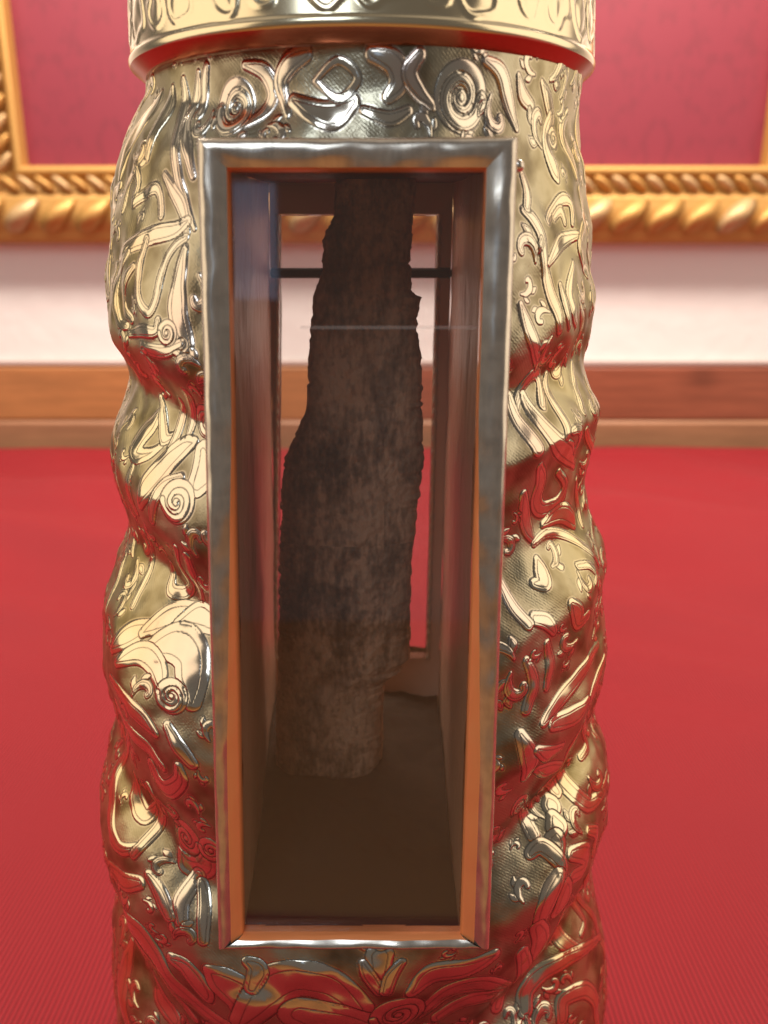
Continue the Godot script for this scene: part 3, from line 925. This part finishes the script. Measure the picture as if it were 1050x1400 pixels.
func _reliquary() -> void:
	var rel := _thing("arm_reliquary", "gilded arm shaped reliquary with embossed folds and a glazed window", "reliquary")
	EH.resize(GW * GH)
	ED.resize(GW * GH)
	ED.fill(9.0)
	EG.resize(GW * GH)
	_motifs()
	_fillers()
	var gold := _sleeve_material()
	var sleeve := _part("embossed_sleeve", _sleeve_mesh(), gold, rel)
	sleeve.set_meta("label", "gilt sleeve of gathered folds with raised scrolls")
	var cuff_mat := _metal(Color(0.95, 0.88, 0.74), 0.18)
	var cuff := _part("cuff_band", _cuff_mesh(9, 123), cuff_mat, rel)
	var edge := _part("cuff_edge", _cuff_mesh(0, 10), _metal(Color(0.50, 0.17, 0.10).linear_to_srgb(), 0.24), cuff)  # red of the reflected table put into the metal colour
	edge.set_meta("label", "dark red bevel under the band, table reflection put into its colour")
	cuff.set_meta("label", "wide gilt band with pressed tongues round the top")

	# window frame: silver face of four mitred sides, each with an inner bevel coloured for an orange reflection
	var silver := _metal(Color(0.90, 0.86, 0.81), 0.22, 0.9)
	var copper_reflection := _metal(Color(0.92, 0.32, 0.115).linear_to_srgb(), 0.34, 0.25)  # coppery colour, in its wide lower part a painted orange reflection
	silver.albedo_texture = _texture(256, 256, func(i, j):
		var n: float = _wood.get_noise_2d(i * 0.9, j * 0.9) + 0.6 * _wood.get_noise_2d(i * 4.0, j * 0.5 + 80.0)
		var s := clampf(0.96 + 0.10 * n, 0.7, 1.0)
		return Color(s, s * 0.985, s * 0.965))
	silver.uv1_triplanar = true
	silver.uv1_scale = Vector3(14, 14, 14)
	var wob := _noise(0.06, 2, 51)
	var fr := Node3D.new()
	fr.name = "window_frame"
	rel.add_child(fr)
	fr.set_meta("label", "silver frame round the window, upright and long")
	var face := [Vector2(0, -32), Vector2(0, -6), Vector2(0.005, -1.7), Vector2(0.03, -1.0), Vector2(0.07, -0.45), Vector2(0.12, -0.1), Vector2(0.18, 0.1), Vector2(0.25, 0.15), Vector2(0.32, 0.08), Vector2(0.40, -0.1), Vector2(0.48, -0.38), Vector2(0.58, -0.85)]
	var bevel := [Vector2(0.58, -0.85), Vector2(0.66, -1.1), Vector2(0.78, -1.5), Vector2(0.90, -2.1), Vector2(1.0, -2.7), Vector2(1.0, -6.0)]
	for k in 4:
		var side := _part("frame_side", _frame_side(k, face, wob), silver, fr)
		_part("inner_bevel", _frame_side(k, bevel, wob), copper_reflection, fr)
	# glass
	var glass := StandardMaterial3D.new()
	glass.transparency = BaseMaterial3D.TRANSPARENCY_ALPHA
	glass.albedo_color = Color(0.50, 0.36, 0.29, 0.09)
	glass.roughness = 0.03
	_part("window_glass", _pane(GLS, 0.0018), glass, rel)
	var line := _plain(Color(0.85, 0.83, 0.82), 0.6)
	line.transparency = BaseMaterial3D.TRANSPARENCY_ALPHA
	line.albedo_color.a = 0.10
	_part("glass_streak", _bevel_box(Vector3(-0.020, 0.3260, 0.0799), Vector3(0.0225, 0.3268, 0.0801), 0.00005), line, rel)  # thin pale translucent strip across the pane

	# the chamber behind the glass
	var wallm := _metal(Color(0.55, 0.32, 0.21).linear_to_srgb(), 0.42, 0.35)
	var panelm := _metal(Color(0.74, 0.45, 0.30).linear_to_srgb(), 0.4, 0.3)
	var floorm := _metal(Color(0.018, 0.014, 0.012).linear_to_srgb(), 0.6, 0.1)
	wallm.heightmap_enabled = true
	wallm.heightmap_texture = _grey_noise(_noise(0.04, 4, 91), 256, 256)
	wallm.heightmap_scale = 0.05
	var zb := -0.045
	var rl0 := Vector3(-0.0494, 0.1433, zb)
	var rr0 := Vector3(0.0245, 0.1433, zb)
	var rl1 := Vector3(-0.0433, 0.3739, zb)
	var rr1 := Vector3(0.0262, 0.3739, zb)
	var dz := Vector3(0, 0, -0.0022)
	var g0: Vector3 = GLS[0] + dz
	var g1: Vector3 = GLS[1] + dz
	var g2: Vector3 = GLS[2] + dz
	var g3: Vector3 = GLS[3] + dz
	var ch := Node3D.new()
	ch.name = "relic_chamber"
	rel.add_child(ch)
	_part("side_wall", _sheet(g0, rl0, g3, rl1, 0.0006, 1), wallm, ch)
	_part("side_wall", _sheet(rr0, g1, rr1, g2, 0.0006, 2), wallm, ch)
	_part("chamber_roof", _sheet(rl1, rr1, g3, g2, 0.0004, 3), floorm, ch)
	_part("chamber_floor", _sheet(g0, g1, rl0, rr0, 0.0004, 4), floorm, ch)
	# crumpled dark sheet added over the chamber floor and the cut bone base
	var crease := _noise(0.05, 3, 97)
	var cv := PackedVector3Array()
	for j in 90:
		var w := j / 89.0
		var za := lerpf(0.0805, -0.0440, w)
		for i in 60:
			var x := lerpf(lerpf(-0.0410, -0.0488, w), lerpf(0.0221, 0.0240, w), i / 59.0)
			var up := 0.0010 + 0.015 * smoothstep(0.15, 0.8, w) + 0.0045 * smoothstep(0.05, 0.3, w) * (crease.get_noise_2d(x * 500.0, za * 500.0) + 0.12 * crease.get_noise_2d(x * 3000.0, za * 3000.0))
			cv.append(Vector3(x, lerpf(0.1532, 0.1440, w) + up, za))
	var sheet_mat := _plain(Color(0.036, 0.025, 0.019).linear_to_srgb(), 0.95)
	sheet_mat.metallic_specular = 0.1
	var foot_cover := _part("foot_cover_sheet", _grid(60, 90, cv, PackedVector2Array()), sheet_mat, ch)
	foot_cover.set_meta("label", "crumpled dark brown sheet at the foot of the chamber")
	# rear panel: four strips round the opening, then the rim, a beaded wire and a bar across
	var o0 := Vector3(-0.0476, 0.1765, zb)
	var o1 := Vector3(0.0188, 0.1765, zb)
	var o2 := Vector3(0.0204, 0.3628, zb)
	var o3 := Vector3(-0.0396, 0.3628, zb)
	var k0 := Vector3(0, 0, 0.0005)
	_part("rear_panel", _sheet(rl0 + k0, rr0 + k0, o0 + k0, o1 + k0, 0.0004, 5), panelm, ch)
	_part("rear_panel", _sheet(o3 + k0, o2 + k0, rl1 + k0, rr1 + k0, 0.0003, 6), panelm, ch)
	_part("rear_panel", _sheet(rl0 + k0, o0 + k0, rl1 + k0, o3 + k0, 0.0003, 7), panelm, ch)
	_part("rear_panel", _sheet(o1 + k0, rr0 + k0, o2 + k0, rr1 + k0, 0.0003, 8), panelm, ch)
	var back := Vector3(0, 0, -0.006)
	var rim := Node3D.new()
	rim.name = "rear_window"
	rel.add_child(rim)
	var dark := _metal(Color(0.34, 0.24, 0.18), 0.4)
	_part("reveal", _sheet(o0, o0 + back, o3, o3 + back, 0.0003, 9, 20, 60), dark, rim)
	_part("reveal", _sheet(o1 + back, o1, o2 + back, o2, 0.0003, 10, 20, 60), dark, rim)
	_part("reveal", _sheet(o3, o3 + back, o2, o2 + back, 0.0003, 11), dark, rim)
	_part("reveal", _sheet(o0 + back, o0, o1 + back, o1, 0.0003, 12), dark, rim)
	var back_glass := glass.duplicate()
	back_glass.albedo_color = Color(0.5, 0.4, 0.33, 0.04)
	var bk := Vector3(0, 0, -0.0045)
	_part("rear_pane", _pane([o0 + bk, o1 + bk, o2 + bk, o3 + bk], 0.0015), back_glass, rim)
	_part("cross_bar", _bevel_box(Vector3(-0.0440, 0.3395, zb - 0.006), Vector3(0.0262, 0.3432, zb + 0.003), 0.0008), _metal(Color(0.16, 0.11, 0.09), 0.5), rim)
	var wire := _metal(Color(0.80, 0.72, 0.62), 0.3, 0.6)
	for q in [[o0, o3, 1.0], [o1, o2, -1.0]]:
		var rings := []
		var p0: Vector3 = q[0]
		var p1: Vector3 = q[1]
		for j in 240:
			var c := p0.lerp(p1, j / 239.0) + Vector3(-0.0009 * q[2], 0, 0.0012)
			var r := 0.0008 + 0.00025 * sin(j * 0.9 + 0.7 * sin(j * 0.31))
			var ring := []
			for k in 8:
				var a := TAU * k / 8.0
				ring.append(c + Vector3(cos(a) * r, 0, -sin(a) * r))
			rings.append(ring)
		_part("beaded_wire", _loft(rings), wire, rim)
	# small pin beside the upper right corner of the frame
	var pin := SphereMesh.new()
	pin.radius = 0.0016
	pin.height = 0.0032
	var pn := _part("fixing_pin", pin, silver, rel)
	pn.position = Vector3(0.0325, 0.3640, 0.066)

	# the bone stands in the chamber
	var bone_mat := _plain(Color(0.50, 0.32, 0.22).linear_to_srgb(), 0.7)
	var blotch := _noise(0.018, 4, 95)
	bone_mat.albedo_texture = _texture(256, 512, func(i, j):
		var n: float = blotch.get_noise_2d(i * 0.9, j * 0.35) + 0.5 * blotch.get_noise_2d(i * 7.0, j * 1.3 + 700.0) + 0.6 * blotch.get_noise_2d(i * 4.0, j * 2.6 + 1900.0)
		n += 0.35 * smoothstep(0.12, 0.3, blotch.get_noise_2d(i * 1.6 + 4000.0, j * 0.9))
		var s := clampf(0.74 + n * 0.5, 0.35, 1.0)
		return Color(s, s * 0.95, s * 0.88))
	bone_mat.uv1_triplanar = true
	bone_mat.uv1_scale = Vector3(13, 8, 13)
	bone_mat.heightmap_enabled = true
	bone_mat.heightmap_texture = _grey_noise(_noise(0.06, 4, 96), 512, 512)
	bone_mat.heightmap_scale = 0.08
	var bone := _part("bone_relic", _bone_mesh(), bone_mat, self)
	bone.set_meta("label", "dark brown weathered arm bone standing inside the glazed window")
	bone.set_meta("category", "bone")
